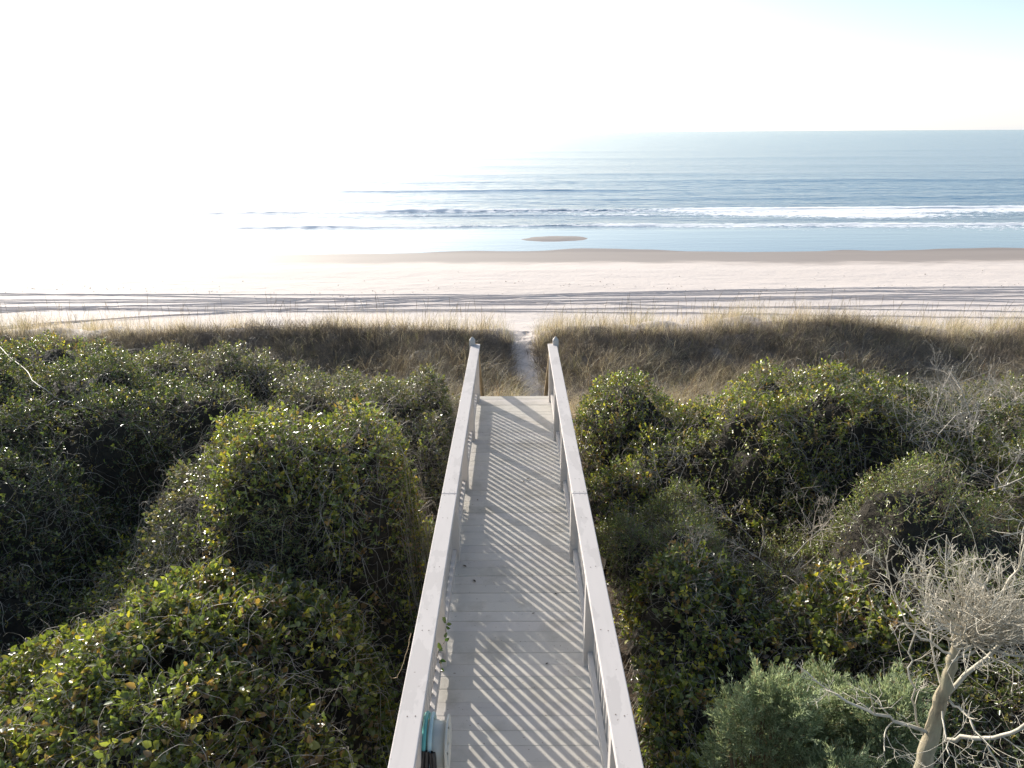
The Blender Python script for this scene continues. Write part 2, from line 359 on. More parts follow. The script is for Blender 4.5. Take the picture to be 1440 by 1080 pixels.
# ------------------------------------------------------------ canopy
# px, py of the crown's middle, its top z, radii, turn, kind, label
SH = [
 (325, 915, 5.3, 1.9, 1.5, 0, 'brier', 'broad yellow-green briar mound in the left foreground'),
 (30, 990, 4.9, 1.4, 1.2, 0, 'brier', 'low leafy mound in the bottom left corner of the view'),
 (330, 985, 4.55, 1.5, .9, 0, 'brier', 'low straggly patch of big leaves sloping down in front of the foreground mound'),
 (500, 915, 4.5, .75, 1.1, 20, 'tangle', 'bare grey-brown vine thicket between the foreground mound and the walkway'),
 (60, 530, 5.9, 2.9, 2.0, 0, 'dark', 'dark-sided evergreen mound at the left edge with a sunlit crest'),
 (225, 548, 5.55, 1.6, 1.5, 0, 'dark', 'dark evergreen shoulder beside the mound at the left edge'),
 (425, 588, 6.4, 1.5, 1.2, 0, 'brier', 'large sunlit briar mound left of the middle of the walkway'),
 (320, 655, 5.75, .85, .95, 0, 'tangle', 'grey-leaved projecting lobe with bare twigs at the left end of the large mound'),
 (545, 600, 6.4, .8, 1.15, 0, 'brier', 'green flank of leaves below the large mound left of the walkway'),
 (565, 730, 5.3, .7, .8, 0, 'tangle', 'brown vine-covered flank low against the left handrail posts'),
 (450, 745, 5.3, 1.2, .8, 0, 'myrtle', 'grey-green small-leaved shrub in the hollow behind the foreground mound'),
 (40, 492, 5.0, 3.4, 1.7, 0, 'brier', 'long leafy mound on the skyline at the far left'),
 (265, 505, 4.85, 3.4, 1.5, 0, 'tangle', 'grey tangled vine mound behind the left shrubs'),
 (505, 538, 4.8, 2.4, 1.4, 0, 'tangle', 'brownish scrub where the left shrubs meet the dune grass'),
 (880, 556, 5.0, 1.2, 1.1, 0, 'brier', 'small green mound beside the far end of the right handrail'),
 (940, 600, 4.95, 1.15, 1.0, 0, 'brier', 'bushy green mound second out from the middle of the right handrail'),
 (1125, 552, 5.5, 2.0, 1.6, 0, 'brier', 'largest evergreen mound on the right with a sunlit rounded top'),
 (1060, 625, 4.8, 1.1, 1.1, 0, 'dark', 'deep green shoulder at the left foot of the largest right mound'),
 (1340, 560, 5.3, 2.4, 1.6, 0, 'dark', 'dark shrub under grey dead branches at the upper right edge'),
 (1280, 640, 4.8, 1.2, 1.0, 0, 'brier', 'low green shrub in front of the dead grey branches'),
 (935, 705, 4.95, .82, .95, 0, 'myrtle', 'narrow twiggy shrub standing beside the right handrail'),
 (975, 830, 4.6, .95, .9, 0, 'brier', 'ragged shrub with mixed green and brown leaves right of the walkway'),
 (1350, 705, 5.55, 1.7, 1.3, 0, 'myrtle', 'bright yellow-green small-leaved shrub behind the bleached dead tree'),
 (1290, 835, 4.75, 1.1, .9, 0, 'brier', 'leafy shrub directly behind the crown of the bleached dead tree'),
 (1100, 790, 4.1, 1.2, 1.0, 0, 'tangle', 'sunken thicket of brown stems in the hollow right of the walkway'),
 (1160, 870, 4.45, 1.1, .8, 0, 'brier', 'low shrub with rusty leaves behind the blue-green juniper'),
 (960, 985, 4.35, .8, .9, 0, 'brier', 'big-leaved briar clump between the walkway and the juniper'),
 (1400, 985, 4.7, 1.3, .9, 0, 'dark', 'shaded shrub below the bleached tree in the lower right corner'),
 (1110, 1075, 4.3, 1.2, .7, 0, 'brier', 'briar leaves below the juniper at the bottom edge'),
 (1010, 538, 4.75, 1.5, .8, 0, 'brier', 'low leafy edge of the right thicket bordering the pale straw grass'),
 (1230, 535, 4.95, 1.6, .8, 0, 'brier', 'low crest of leaves behind the largest right mound'),
 (1430, 545, 5.0, 1.3, .9, 0, 'tangle', 'twiggy scrub at the right edge where the thicket meets the dune grass'),
 (600, 585, 4.75, .8, .9, 0, 'tangle', 'rusty brown scrub close to the far end of the left handrail'),
 (-150, 700, 5.2, 2.2, 2.0, 0, 'dark', 'dark evergreen mound just beyond the left edge'),
 (1560, 640, 5.4, 2.2, 2.0, 0, 'dark', 'dark evergreen mound just beyond the right edge'),
]
GX0, GX1, GY0, GY1, GS = -19.0, 19.0, 1.5, 19.0, .05
gx = np.arange(GX0, GX1, GS); gy = np.arange(GY0, GY1, GS); GXX, GYY = np.meshgrid(gx, gy)
G0 = ground(GXX, GYY)
Hc = G0.copy(); OW = np.full(G0.shape, -1)
wx = (fbm(GXX * .8, GYY * .8, 301) - .5) * 1.3; wy = (fbm(GXX * .8, GYY * .8, 302) - .5) * 1.3
for k, (px, py, zt, rx, ry, an, kind, lab) in enumerate(SH):
    cx, cy, _ = at(px, py, zt)
    u = GXX + wx - cx; v = GYY + wy - cy
    r = np.sqrt((u / rx) ** 2 + (v / ry) ** 2) * (1 + .8 * (fbm(GXX * 1.1, GYY * 1.3, 100 + k) - .5))
    rc = np.clip(r, 0, 1)
    hd = G0 + (zt - G0) * ((1 - rc ** 4) ** .85 * .68 + .32 * np.clip((1.9 - r) / .9, 0, 1) ** .4)
    hd = np.where((r < 1.9) & (np.abs(GXX) > 1.08 + .3 * vn(GYY * 1.5, GXX * 0, 55)) & (GYY < 13.3 + (px < 600) * 1.2 * (px > 400) + (px <= 400) * 2.8 + .8 * vn(GXX, GYY * 0, 56)), hd, -9)
    sel = (hd > Hc) & (hd > G0 + .12); Hc[sel] = hd[sel]; OW[sel] = k
own = OW >= 0
CAPH = G0 + .9 + 3.2 * np.clip(np.abs(GXX) - 1.05, 0, 9); Hc = np.where(own, np.minimum(Hc, np.maximum(CAPH, G0 + .2)), Hc)
for _ in range(16):   # ease the steps where two crowns meet
    Hs = Hc.copy(); Hs[1:-1, 1:-1] = (Hc[:-2, 1:-1] + Hc[2:, 1:-1] + Hc[1:-1, :-2] + Hc[1:-1, 2:] + 2 * Hc[1:-1, 1:-1]) / 6; Hc = np.where(own, Hs, Hc)
hgt = Hc - G0
Hc = Hc + own * np.clip(hgt, 0, 1) * ((fbm(GXX * 1.15, GYY * 1.15, 200, 4) - .5) * 1.25 + (vn(GXX * 3.6, GYY * 3.6, 210) - .5) * .22 + (vn(GXX * 8, GYY * 8, 211) - .5) * .10)
dzx = np.gradient(Hc, GS, axis=1); dzy = np.gradient(Hc, GS, axis=0)
area = np.sqrt(1 + np.clip(dzx ** 2 + dzy ** 2, 0, 50))
MW3 = np.array(MW.to_3x3())
def vis(P, mx=.18):
    q = (P - np.array([0, 0, CAMZ])) @ MW3; dpt = -q[:, 2]
    x = q[:, 0] / np.maximum(dpt, .1) / (720 / F); y = q[:, 1] / np.maximum(dpt, .1) / (540 / F)
    return (dpt > .5) & (np.abs(x) < 1 + mx * 2.2) & (y > -1 - mx) & (y < 1.2)
def samp(nper, mask, dist_fall=True):
    """pick points on the canopy grid, nper per m2 of real surface"""
    dist = np.sqrt(GXX ** 2 + GYY ** 2 + (CAMZ - Hc) ** 2)
    w = area * mask * GS * GS * nper * (np.clip(7.0 / dist, .25, 1.15) if dist_fall else 1)
    n = rng.poisson(w.ravel()); i = np.repeat(np.arange(n.size), n)
    jx = rng.uniform(0, 1, len(i)); jy = rng.uniform(0, 1, len(i)); iy, ix = np.unravel_index(i, G0.shape)
    ix2 = np.minimum(ix + 1, G0.shape[1] - 1); iy2 = np.minimum(iy + 1, G0.shape[0] - 1)
    z = (Hc[iy, ix] * (1 - jx) + Hc[iy, ix2] * jx) * (1 - jy) + (Hc[iy2, ix] * (1 - jx) + Hc[iy2, ix2] * jx) * jy
    P = np.stack([gx[ix] + jx * GS, gy[iy] + jy * GS, z], 1)
    N = unit(np.stack([-dzx[iy, ix], -dzy[iy, ix], np.ones(len(i))], 1))
    k = vis(P); return P[k], N[k], OW[iy, ix][k]
PAL = {
 'brier': [((.085, .100, .038), .28), ((.135, .145, .048), .25), ((.25, .235, .06), .16), ((.42, .33, .06), .07), ((.042, .046, .025), .09), ((.27, .15, .06), .06), ((.17, .105, .065), .09)],
 'dark': [((.040, .050, .026), .38), ((.068, .080, .034), .30), ((.15, .150, .045), .17), ((.085, .06, .04), .09), ((.25, .18, .06), .06)],
 'myrtle': [((.105, .122, .066), .34), ((.155, .165, .075), .30), ((.25, .24, .09), .18), ((.11, .095, .065), .11), ((.25, .17, .08), .07)],
 'tangle': [((.075, .082, .045), .30), ((.115, .12, .055), .20), ((.17, .165, .06), .14), ((.20, .15, .10), .20), ((.13, .095, .07), .16)]}
def pick(kind, n):
    p = PAL[kind]; w = np.array([b for a, b in p]); c = np.array([1.48, 1.56, 1.5]) * np.array([a for a, b in p])[rng.choice(len(p), n, p=w / w.sum())] + .002
    return c * rng.uniform(.7, 1.3, (n, 1))
kinds = [s[6] for s in SH]
nshoot = {'brier': 340, 'dark': 340, 'myrtle': 500, 'tangle': 290}
dens = np.zeros(G0.shape)
for k, kd in enumerate(kinds): dens[OW == k] = nshoot[kd]
dens *= np.clip(.34 + 1.45 * sst(.30, .62, fbm(GXX * 2.0, GYY * 2.0, 333)), 0, 1.5)
P, N, O = samp(1.0, dens)
NL = 6
roots = []
for k, (px, py, zt, rx, ry, an, kind, lab) in enumerate(SH):
    sel = O == k
    if sel.sum() < 5: roots.append(None); continue
    cx, cy, _ = at(px, py, zt); root = empty('shrub', (cx, cy, float(ground(cx, cy))), lab, 'shrub', 'evergreen shrubs of the dune thicket'); roots.append(root)
    p = P[sel]; n = N[sel]; m = len(p)
    ax = unit(n * .7 + np.array([0, 0, .7]) + rot_rand(m) * .75)
    p = p - n * rng.exponential(.055, m)[:, None] + ax * .02
    big = {'brier': .052 if py > 780 else .040, 'dark': .038, 'myrtle': .030, 'tangle': .036}[kind]; asp = {'brier': .66, 'dark': .55, 'myrtle': .36, 'tangle': .85}[kind]
    ref = unit(np.cross(ax, rot_rand(m))); bi = np.cross(ax, ref)
    shootsize = rng.uniform(.65, 1.35, m); shcol = pick(kind, m)
    # yellow-green tips gather in patches
    pt = sst(.5, .7, fbm(p[:, 0] * .9, p[:, 1] * .9, 410))[:, None]
    shcol = shcol * (1 - .35 * pt) + .35 * pt * np.array([.16, .18, .02])
    Cs = []; Ds = []; Us = []; Ls = []; Ws = []; Cl = []
    ln = .13 if kind != 'myrtle' else .11
    for j in range(NL):
        t = (j + .5) / NL; ang = j * 2.4 + rng.uniform(-.5, .5, m)
        rad = ref * np.cos(ang)[:, None] + bi * np.sin(ang)[:, None]
        pit = R(68) - t * R(38) + rng.uniform(-.35, .35, m)
        D = ax * np.cos(pit)[:, None] + rad * np.sin(pit)[:, None] + rot_rand(m) * .22
        U = ax * np.sin(pit)[:, None] - rad * np.cos(pit)[:, None] + rot_rand(m) * .5
        Cs.append(p + ax * (t * ln * shootsize)[:, None]); Ds.append(D); Us.append(U)
        L = big * shootsize * rng.uniform(.7, 1.3, m); Ls.append(L); Ws.append(L * asp * rng.uniform(.8, 1.2, m))
        own_c = pick(kind, m); f = rng.uniform(0, 1, (m, 1)) < .3; Cl.append(np.where(f, own_c, shcol * rng.uniform(.8, 1.2, (m, 1))))
    V, Fq = leaves(*[np.concatenate(a) for a in (Cs, Ds, Us, Ls, Ws)]); col = np.repeat(np.concatenate(Cl), 6, 0)
    link('foliage', fastmesh('foliage', V, Fq, col), M['leaf'], root)
    # shoot stems + wandering vines
    K = 4; t = np.linspace(-.6, 1, K)[None, :, None]
    sel2 = rng.uniform(0, 1, m) < .5; ps = p[sel2]; axs = ax[sel2]
    Pt = ps[:, None] + axs[:, None] * t * .13 + rot_rand(len(ps))[:, None] * .02 * t ** 2
    T1 = tubes(Pt, np.full(Pt.shape[:2], .0022))
    K = 12; nv = int({'brier': .42, 'dark': .24, 'myrtle': .07, 'tangle': .85}[kind] * m); j = rng.choice(m, nv)
    q = np.empty((nv, K, 3)); q[:, 0] = p[j] + n[j] * .03; d = rot_rand(nv, -.3, .5); cur = rot_rand(nv) * .42; st = rng.uniform(.02, .065, nv)[:, None]
    for i in range(1, K):
        d = unit(d + cur * .9 + rot_rand(nv) * .22); q[:, i] = q[:, i - 1] + d * st
        ixx = np.clip(((q[:, i, 0] - GX0) / GS).astype(int), 0, len(gx) - 1); iyy = np.clip(((q[:, i, 1] - GY0) / GS).astype(int), 0, len(gy) - 1)
        sl_ = .25 * area[iyy, ixx]; q[:, i, 2] = q[:, i, 2] + (np.clip(q[:, i, 2], Hc[iyy, ixx] - sl_, Hc[iyy, ixx] + .12 + sl_ * .5) - q[:, i, 2]) * np.clip(.6 / area[iyy, ixx], .08, .5)
        cur = unit(cur + rot_rand(nv) * .5) * .42
    rr = (rng.uniform(.0012, .0034, nv)[:, None] * np.linspace(1.1, .6, K)[None])
    T2 = tubes(q, rr)
    V, Fq = merge([T1]); link('stems', fastmesh('stems', V, Fq), M['twigbrown'], root)['kind'] = 'stuff'
    nt_ = int(.18 * m); j = rng.choice(m, nt_); tt = np.linspace(0, 1, 12)[None, :, None]; bd_ = rot_rand(nt_)[:, None]
    q2 = (p[j] - n[j] * .05)[:, None] + unit(n[j] * .8 + np.array([0, 0, .5]) + rot_rand(nt_) * .9)[:, None] * tt * rng.uniform(.10, .30, nt_)[:, None, None] + bd_ * tt ** 2 * .06
    T3 = tubes(q2, np.linspace(.0026, .0010, 12)[None] * rng.uniform(.7, 1.2, nt_)[:, None])
    V, Fq = merge([T2, T3]); link('vines', fastmesh('vines', V, Fq), M['twig'], root)['kind'] = 'stuff'
# added dark sheet per shrub, dead-leaf brown, so the leaf gaps read as shade
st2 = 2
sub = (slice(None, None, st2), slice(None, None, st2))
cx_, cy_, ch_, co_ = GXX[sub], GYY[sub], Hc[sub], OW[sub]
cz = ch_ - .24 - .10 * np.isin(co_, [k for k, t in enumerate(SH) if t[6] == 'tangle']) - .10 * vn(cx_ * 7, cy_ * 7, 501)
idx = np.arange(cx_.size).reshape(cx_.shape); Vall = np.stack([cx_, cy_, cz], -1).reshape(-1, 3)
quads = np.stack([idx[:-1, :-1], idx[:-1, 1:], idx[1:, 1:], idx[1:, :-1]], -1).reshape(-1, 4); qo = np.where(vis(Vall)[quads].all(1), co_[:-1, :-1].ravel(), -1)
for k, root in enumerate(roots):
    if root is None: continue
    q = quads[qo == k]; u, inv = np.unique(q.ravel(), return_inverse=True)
    link('gap_shade_core', fastmesh('gap_shade_core', Vall[u], inv.reshape(-1, 4)), M['core'], root)['kind'] = 'stuff'

# ------------------------------------------------------------ ground cover between shrubs
free = (~own) & (GYY < 14.0) & (np.abs(GXX) > .72)
P2, N2, _ = samp(260, free.astype(float) * sst(.25, .6, fbm(GXX * 1.7, GYY * 1.7, 601)))
m = len(P2); hgt2 = rng.uniform(0, .16, m)
V, Fq = leaves(P2 + np.array([0, 0, 1.]) * hgt2[:, None], rot_rand(m, -.4, .6), rot_rand(m, .2, 1), rng.uniform(.025, .065, m), rng.uniform(.012, .035, m))
cc = np.array([(.08, .05, .03), (.15, .095, .06), (.055, .075, .02), (.05, .035, .022), (.28, .20, .13)])[rng.choice(5, m, p=[.34, .2, .2, .2, .06])]
tag(link('leaf_litter', fastmesh('leaf_litter', V, Fq, np.repeat(cc, 6, 0)), M['leaf']), 'brown fallen leaves and creeping sprigs on the ground between shrubs', 'leaf litter', kind='stuff')
P2, N2, _ = samp(170, ((~own) & (GYY < 15.5) & (np.abs(GXX) > .72)).astype(float)); m = len(P2); K = 8
q = np.empty((m, K, 3)); q[:, 0] = P2; d = rot_rand(m, 0, .9); cur = rot_rand(m) * .3
for i in range(1, K):
    d = unit(d + cur + rot_rand(m) * .2 - np.array([0, 0, .10])); q[:, i] = q[:, i - 1] + d * rng.uniform(.03, .07, m)[:, None]
    q[:, i, 2] = np.maximum(q[:, i, 2], P2[:, 2] - .05)
V, Fq = tubes(q, rng.uniform(.0012, .003, m)[:, None] * np.linspace(1.2, .6, K)[None])
tag(link('brushwood', fastmesh('brushwood', V, Fq), M['twigbrown']), 'thin dead brown stems tangled over the ground beside the walkway', 'brushwood', kind='stuff')

# ------------------------------------------------------------ dune grass
def tufts(n, xr, yr, nb, hr, bendr, cols, pw, spread=.10, acc=None, wr=(.003, .007), lift=0):
    x = rng.uniform(*xr, n); y = rng.uniform(*yr, n); ok = np.abs(x - pathx(y)) > .27 + .10 * rng.normal(0, 1, n)
    ok |= (y < 15) ; ok &= ~((np.abs(x) < .75) & (y < 14.2)); ok &= np.abs(x) < 3 + y * .82
    if acc is not None: ok &= rng.uniform(0, 1, n) < acc(x, y)
    x = x[ok]; y = y[ok]; n = len(x); sz = rng.uniform(.6, 1.25, n)
    X = np.repeat(x, nb); Y = np.repeat(y, nb); S = np.repeat(sz, nb); N_ = len(X)
    a = rng.uniform(0, 2 * np.pi, N_); r = np.abs(rng.normal(0, spread, N_)); X = X + r * np.cos(a); Y = Y + r * np.sin(a)
    Z = ground(X, Y) - .03
    D = unit(np.stack([np.cos(a) + .35, np.sin(a) - .15, np.zeros(N_)], 1))
    H = rng.uniform(*hr, N_) * S; b = rng.uniform(*bendr, N_) * (.5 + r / spread)
    W = rng.uniform(*wr, N_)
    V, Fq = blades(np.stack([X, Y, Z], 1), D, H, np.clip(b, 0, 1.5), W)
    tc = np.array(cols)[rng.choice(len(cols), n, p=pw)]; c = np.repeat(tc, nb, 0) * rng.uniform(.65, 1.35, (N_, 1))
    return V, Fq, np.repeat(c, 8, 0)
def place(name, T, label, cat):
    V = np.vstack([t[0] for t in T]); C_ = np.vstack([t[2] for t in T]); o = 0; Fs = []
    for t in T: Fs.append(t[1] + o); o += len(t[0])
    return tag(link(name, fastmesh(name, V, np.vstack(Fs), C_), M['grass']), label, cat, kind='stuff')
TAN = [(.70, .61, .46), (.50, .42, .30), (.34, .28, .20), (.28, .28, .14), (.17, .135, .10)]
def clump(s, lo=.35, hi=.6, f=.9): return lambda x, y: sst(lo, hi, fbm(x * f, y * f, s))
gA = tufts(4200, (-20, 20), (17.6, 20.6), 14, (.15, .50), (.2, 1.0), TAN, [.16, .22, .26, .16, .20], .15, clump(701, .30, .52, 1.5), (.005, .012))
gB = tufts(4200, (-20, 20), (20.0, 23.4), 13, (.3, .8), (.1, .7), TAN, [.4, .3, .14, .13, .03], .11, clump(702, .36, .58, 1.3), (.004, .009))
place('dune_grass', [gA, gB], 'tan and brown beach grass along the crest of the dune', 'dune grass')
gC = tufts(8000, (-19, 19), (12.4, 18.4), 13, (.25, .80), (.3, 1.5), [(.72, .62, .45), (.55, .46, .32), (.40, .36, .15), (.26, .20, .13), (.42, .25, .13)], [.34, .24, .14, .20, .08], .14, clump(703, .22, .46, 1.4), (.005, .010))
gD = tufts(1500, (-19, 19), (12.8, 17.8), 7, (.5, .95), (.7, 1.5), [(.85, .77, .60), (.70, .60, .43)], [.5, .5], .10, clump(705, .3, .6, .8), (.006, .011))
place('straw_grass', [gC, gD], 'pale straw grass in the trough between the shrubs and the dune crest', 'grass')
# dark dead undergrowth on the shaded dune face
n = 42000; x = rng.uniform(-19, 19, n); y = rng.uniform(18.0, 20.4, n); ok = (np.abs(x - pathx(y)) > .27) & (rng.uniform(0, 1, n) < sst(.15, .42, fbm(x * .7, y * .9, 711) + .06)); x = x[ok]; y = y[ok]; n = len(x); K = 7
q = np.empty((n, K, 3)); q[:, 0] = np.stack([x, y, ground(x, y)], 1); d = rot_rand(n, .3, 1); cur = rot_rand(n) * .3
for i in range(1, K): d = unit(d + cur + rot_rand(n) * .2); q[:, i] = q[:, i - 1] + d * rng.uniform(.04, .085, n)[:, None]
V, Fq = tubes(q, rng.uniform(.002, .0045, n)[:, None] * np.linspace(1.2, .5, K)[None])
tag(link('dead_undergrowth', fastmesh('dead_undergrowth', V, Fq), M['scrub']), 'dark wiry dead scrub covering the near face of the dune', 'undergrowth', kind='stuff')
# sea oats: tall stalks with seed heads
n = 520; x = rng.uniform(-19, 19, n); y = rng.uniform(19.5, 24, n); ok = np.abs(x - pathx(y)) > .5; x = x[ok]; y = y[ok]; n = len(x); K = 7; t = np.linspace(0, 1, K)[None, :, None]
H = rng.uniform(.6, 1.15, n)[:, None, None]; a = rng.uniform(0, 6.28, n); D = np.stack([np.cos(a) + .3, np.sin(a), 0 * a], 1)[:, None]
q = np.stack([x, y, ground(x, y)], 1)[:, None] + H * (np.array([0, 0, 1.]) * (t - .08 * t ** 3) + D * rng.uniform(.02, .22, n)[:, None, None] * t ** 2.5)
V1, F1 = tubes(q, np.full((n, K), .0019) * np.array([1, 1, .9, .8, 1.8, 2.6, .8])[None])
tag(link('sea_oats', fastmesh('sea_oats', V1, F1, np.full((len(V1), 3), (.42, .33, .2))), M['grass']), 'tall thin sea oat stalks standing above the dune crest against the beach', 'sea oats', kind='stuff')

n = 420; x = rng.uniform(-48, 48, n); y = 41.5 + (fbm(x * .08, x * 0, 811) - .5) * 5 + rng.normal(0, .5, n) + (rng.uniform(0, 1, n) < .25) * rng.uniform(-4, 6, n)  # dark flecks added to stand in for a line of footprints
Pw = np.stack([x, y, ground(x, y) + .012], 1); V, Fq = leaves(Pw, rot_rand(n, -.1, .3), rot_rand(n, .5, 1), rng.uniform(.04, .13, n), rng.uniform(.02, .06, n))
tag(link('footprint_flecks', fastmesh('footprint_flecks', V, Fq, np.repeat(np.array([(.10, .075, .05)]) * rng.uniform(.5, 2, (n, 1)), 6, 0)), M['grass']), 'dark flecks added in place of footprints and specks along the beach', 'footprint_flecks', kind='stuff')

# ------------------------------------------------------------ branching deadwood
def branches(start, dirv, length, rad, levels, nch, spread=.7, K=7, wob=.16, up=.05, shrink=.62, rs=.5, minlen=.05, seed=1, spots=(.25, 1)):
    r2 = np.random.default_rng(seed); out = []
    def go(p, d, L, r, lv):
        pts = [p]; dd = np.array(d, float); cv = r2.normal(0, wob, 3)
        for i in range(K - 1):
            dd = dd + cv * .5 + r2.normal(0, wob, 3) * .6 + np.array([0, 0, up]); dd /= np.linalg.norm(dd); pts.append(pts[-1] + dd * L / (K - 1))
        pts = np.array(pts); tip = r * rs
        out.append((pts, np.linspace(r, tip, K)))
        if lv <= 0 or L < minlen: return
        for c in range(nch if isinstance(nch, int) else nch[lv - 1]):
            t = r2.uniform(*spots); f = t * (K - 1); i = min(int(f), K - 2); pp = pts[i] + (pts[i + 1] - pts[i]) * (f - i)
            bd = unit(pts[i + 1] - pts[i]); o = r2.normal(0, 1, 3); o -= bd * o.dot(bd); o /= np.linalg.norm(o)
            nd_ = bd * (1 - spread * .5) + o * spread; nd_ /= np.linalg.norm(nd_)
            go(pp, nd_, L * shrink * r2.uniform(.6, 1.2), (r + (tip - r) * t) * .62, lv - 1)
    go(np.array(start, float), unit(np.array(dirv, float)), length, rad, levels)
    return out
def tubeobj(name, brs, m, parent, sides=5):
    P_ = np.array([b[0] for b in brs]); R_ = np.maximum(np.array([b[1] for b in brs]), .0013)
    V, Fq = tubes(P_, R_, sides); return link(name, fastmesh(name, V, Fq), m, parent)
def polytube(pts, r0, r1, K=14, jit=0., seed=0):
    pts = np.array([list(p) for p in pts], float); s = np.linspace(0, 1, len(pts)); t = np.linspace(0, 1, K)
    # smooth catmull-like resample
    q = np.stack([np.interp(t, s, pts[:, i]) for i in range(3)], 1)
    for _ in range(2): q[1:-1] = .25 * q[:-2] + .5 * q[1:-1] + .25 * q[2:]
    if jit: q[1:-1] += np.random.default_rng(seed).normal(0, jit, (K - 2, 3))
    return q, np.linspace(r0, r1, K)

# bleached dead tree in the lower right
base = atd(1291, 1110, 4.42); gz = float(ground(base.x, base.y))
tree = empty('dead_tree', (base.x - .12, base.y - .05, gz), 'bleached leafless tree with a dense spray of white twigs at lower right', 'tree')
top = atd(1349, 905, 3.95)
tr = [(base.x - .12, base.y - .05, gz - .1), (base.x - .06, base.y, (gz + base.z) / 2), atd(1293, 1100, 4.42), atd(1309, 1040, 4.30), atd(1322, 990, 4.20), atd(1335, 945, 4.08), atd(1347, 900, 3.96)]
q, rr = polytube(tr, .064, .023, 30, .003, 3)
V, Fq = tubes(q[None], rr[None] * (1 + .035 * np.random.default_rng(2).normal(0, 1, 30))[None], 12); link('trunk', fastmesh('trunk', V, Fq), M['bark'], tree)
big = []
for pts, r0, r1 in [
    ([atd(1349, 905, 3.97), atd(1400, 850, 3.9), atd(1435, 790, 3.7), atd(1450, 745, 3.6)], .015, .006),
    ([atd(1333, 975, 4.15), atd(1395, 920, 4.0), atd(1425, 880, 3.9), atd(1460, 800, 3.8)], .022, .008),
    ([atd(1330, 1040, 4.30), atd(1390, 1040, 4.15), atd(1440, 1025, 4.0), atd(1500, 1000, 3.9)], .023, .012),
    ([atd(1308, 1030, 4.28), atd(1240, 1005, 4.35), atd(1180, 985, 4.4), atd(1120, 935, 4.45)], .020, .006),
    ([atd(1307, 1065, 4.34), atd(1283, 990, 4.3), atd(1277, 930, 4.25), atd(1288, 880, 4.2)], .012, .006),
    ([atd(1335, 985, 4.15), atd(1365, 1010, 4.0), atd(1390, 1050, 3.95), atd(1420, 1100, 3.9)], .013, .006),
    ([atd(1325, 1000, 4.15), atd(1330, 1040, 4.05), atd(1335, 1060, 4.0), atd(1350, 1075, 3.95)], .009, .004),
    ([atd(1322, 960, 4.15), atd(1310, 900, 4.2), atd(1300, 850, 4.2), atd(1310, 800, 4.2)], .010, .005),
    ([atd(1349, 905, 3.97), atd(1330, 870, 3.95), atd(1320, 840, 3.95)], .030, .008),
    ([atd(1349, 905, 3.97), atd(1372, 860, 3.9), atd(1385, 820, 3.9)], .026, .008),
    ([atd(1340, 920, 4.0), atd(1290, 895, 4.1), atd(1262, 850, 4.2), atd(1245, 800, 4.2)], .012, .004),
    ([atd(1349, 905, 3.97), atd(1400, 915, 3.8), atd(1460, 925, 3.7)], .016, .008),
    ([atd(1340, 930, 4.0), atd(1390, 905, 3.9), atd(1460, 880, 3.8)], .014, .006)]:
    big.append(polytube([tuple(p) for p in pts], r0 * .6, r1 * .6, 14, .008, len(big)))
V, Fq = tubes(np.array([b[0] for b in big]), np.array([b[1] for b in big]), 8); link('limbs', fastmesh('limbs', V, Fq), M['deadwood'], tree)
brs = []
for s in range(34):   # bushy crown
    r3 = np.random.default_rng(100 + s); a = r3.uniform(0, 6.28); el = r3.uniform(.05, 1.1)
    dv = (math.cos(a) * math.cos(el) - .03, math.sin(a) * math.cos(el) - .1, math.sin(el) + .35)
    brs += branches(top + Vector(r3.normal(0, .03, 3)), dv, r3.uniform(.26, .50), .0065, 3, [2, 4, 5], .62, 7, .10, .07, .55, .5, .03, 200 + s)
for s, b in enumerate(big):
    for j in range(7):
        r3 = np.random.default_rng(900 + s * 9 + j); i = r3.integers(3, 13); o = r3.normal(0, 1, 3); o[2] += .3
        brs += branches(b[0][i], unit(unit(b[0][i] - b[0][i - 1]) + unit(o) * .9), r3.uniform(.12, .34), b[1][i] * .5, 2, [2, 3], .8, 7, .15, .02, .6, .5, .04, 1000 + s * 9 + j)
tubeobj('twigs', brs, M['deadwood'], tree, 4)['kind'] = 'stuff'

# grey dead branches, upper right and others
def deadbush(name, spots_, label, cat, m=M['greywood']):
    p0 = spots_[0][0]; root = empty(name, tuple(p0), label, cat); brs = []
    for s, (p, dv, L, r) in enumerate(spots_):
        brs += branches(p, dv, L, r, 3, [3, 4, 5], .8, 7, .17, .03, .58, .45, .05, 3000 + s + int(abs(p0[0]) * 100))
    tubeobj('branches', brs, m, root, 4)['kind'] = 'stuff'; return root
def P3(px, py, z): return np.array(at(px, py, z))
_r = np.random.default_rng(77); _sp = []
for _k in range(20):
    _a = _r.uniform(-1.1, 1.1); _x = 1375 + _r.uniform(-75, 75)
    _sp.append((P3(_x, 610 + _r.uniform(-35, 40), 5.0), (math.sin(_a) + (_x - 1375) / 160, _r.uniform(-.3, .5), math.cos(_a) + .2), _r.uniform(.6, 1.25), _r.uniform(.007, .015)))
deadbush('dead_bush', _sp,
         'grey dead branches fanning up over the dark shrub at the upper right', 'dead bush')
deadbush('dead_bush', [(P3(1400, 690, 5.4), (-.5, -.2, .8), .55, .012), (P3(1410, 690, 5.4), (.3, .1, 1), .6, .012), (P3(1390, 690, 5.4), (.9, -.2, .5), .6, .010), (P3(1300, 700, 5.3), (-.9, 0, .2), .5, .008)],
         'small spray of whitish dead twigs on top of the yellow-green right shrub', 'dead bush')
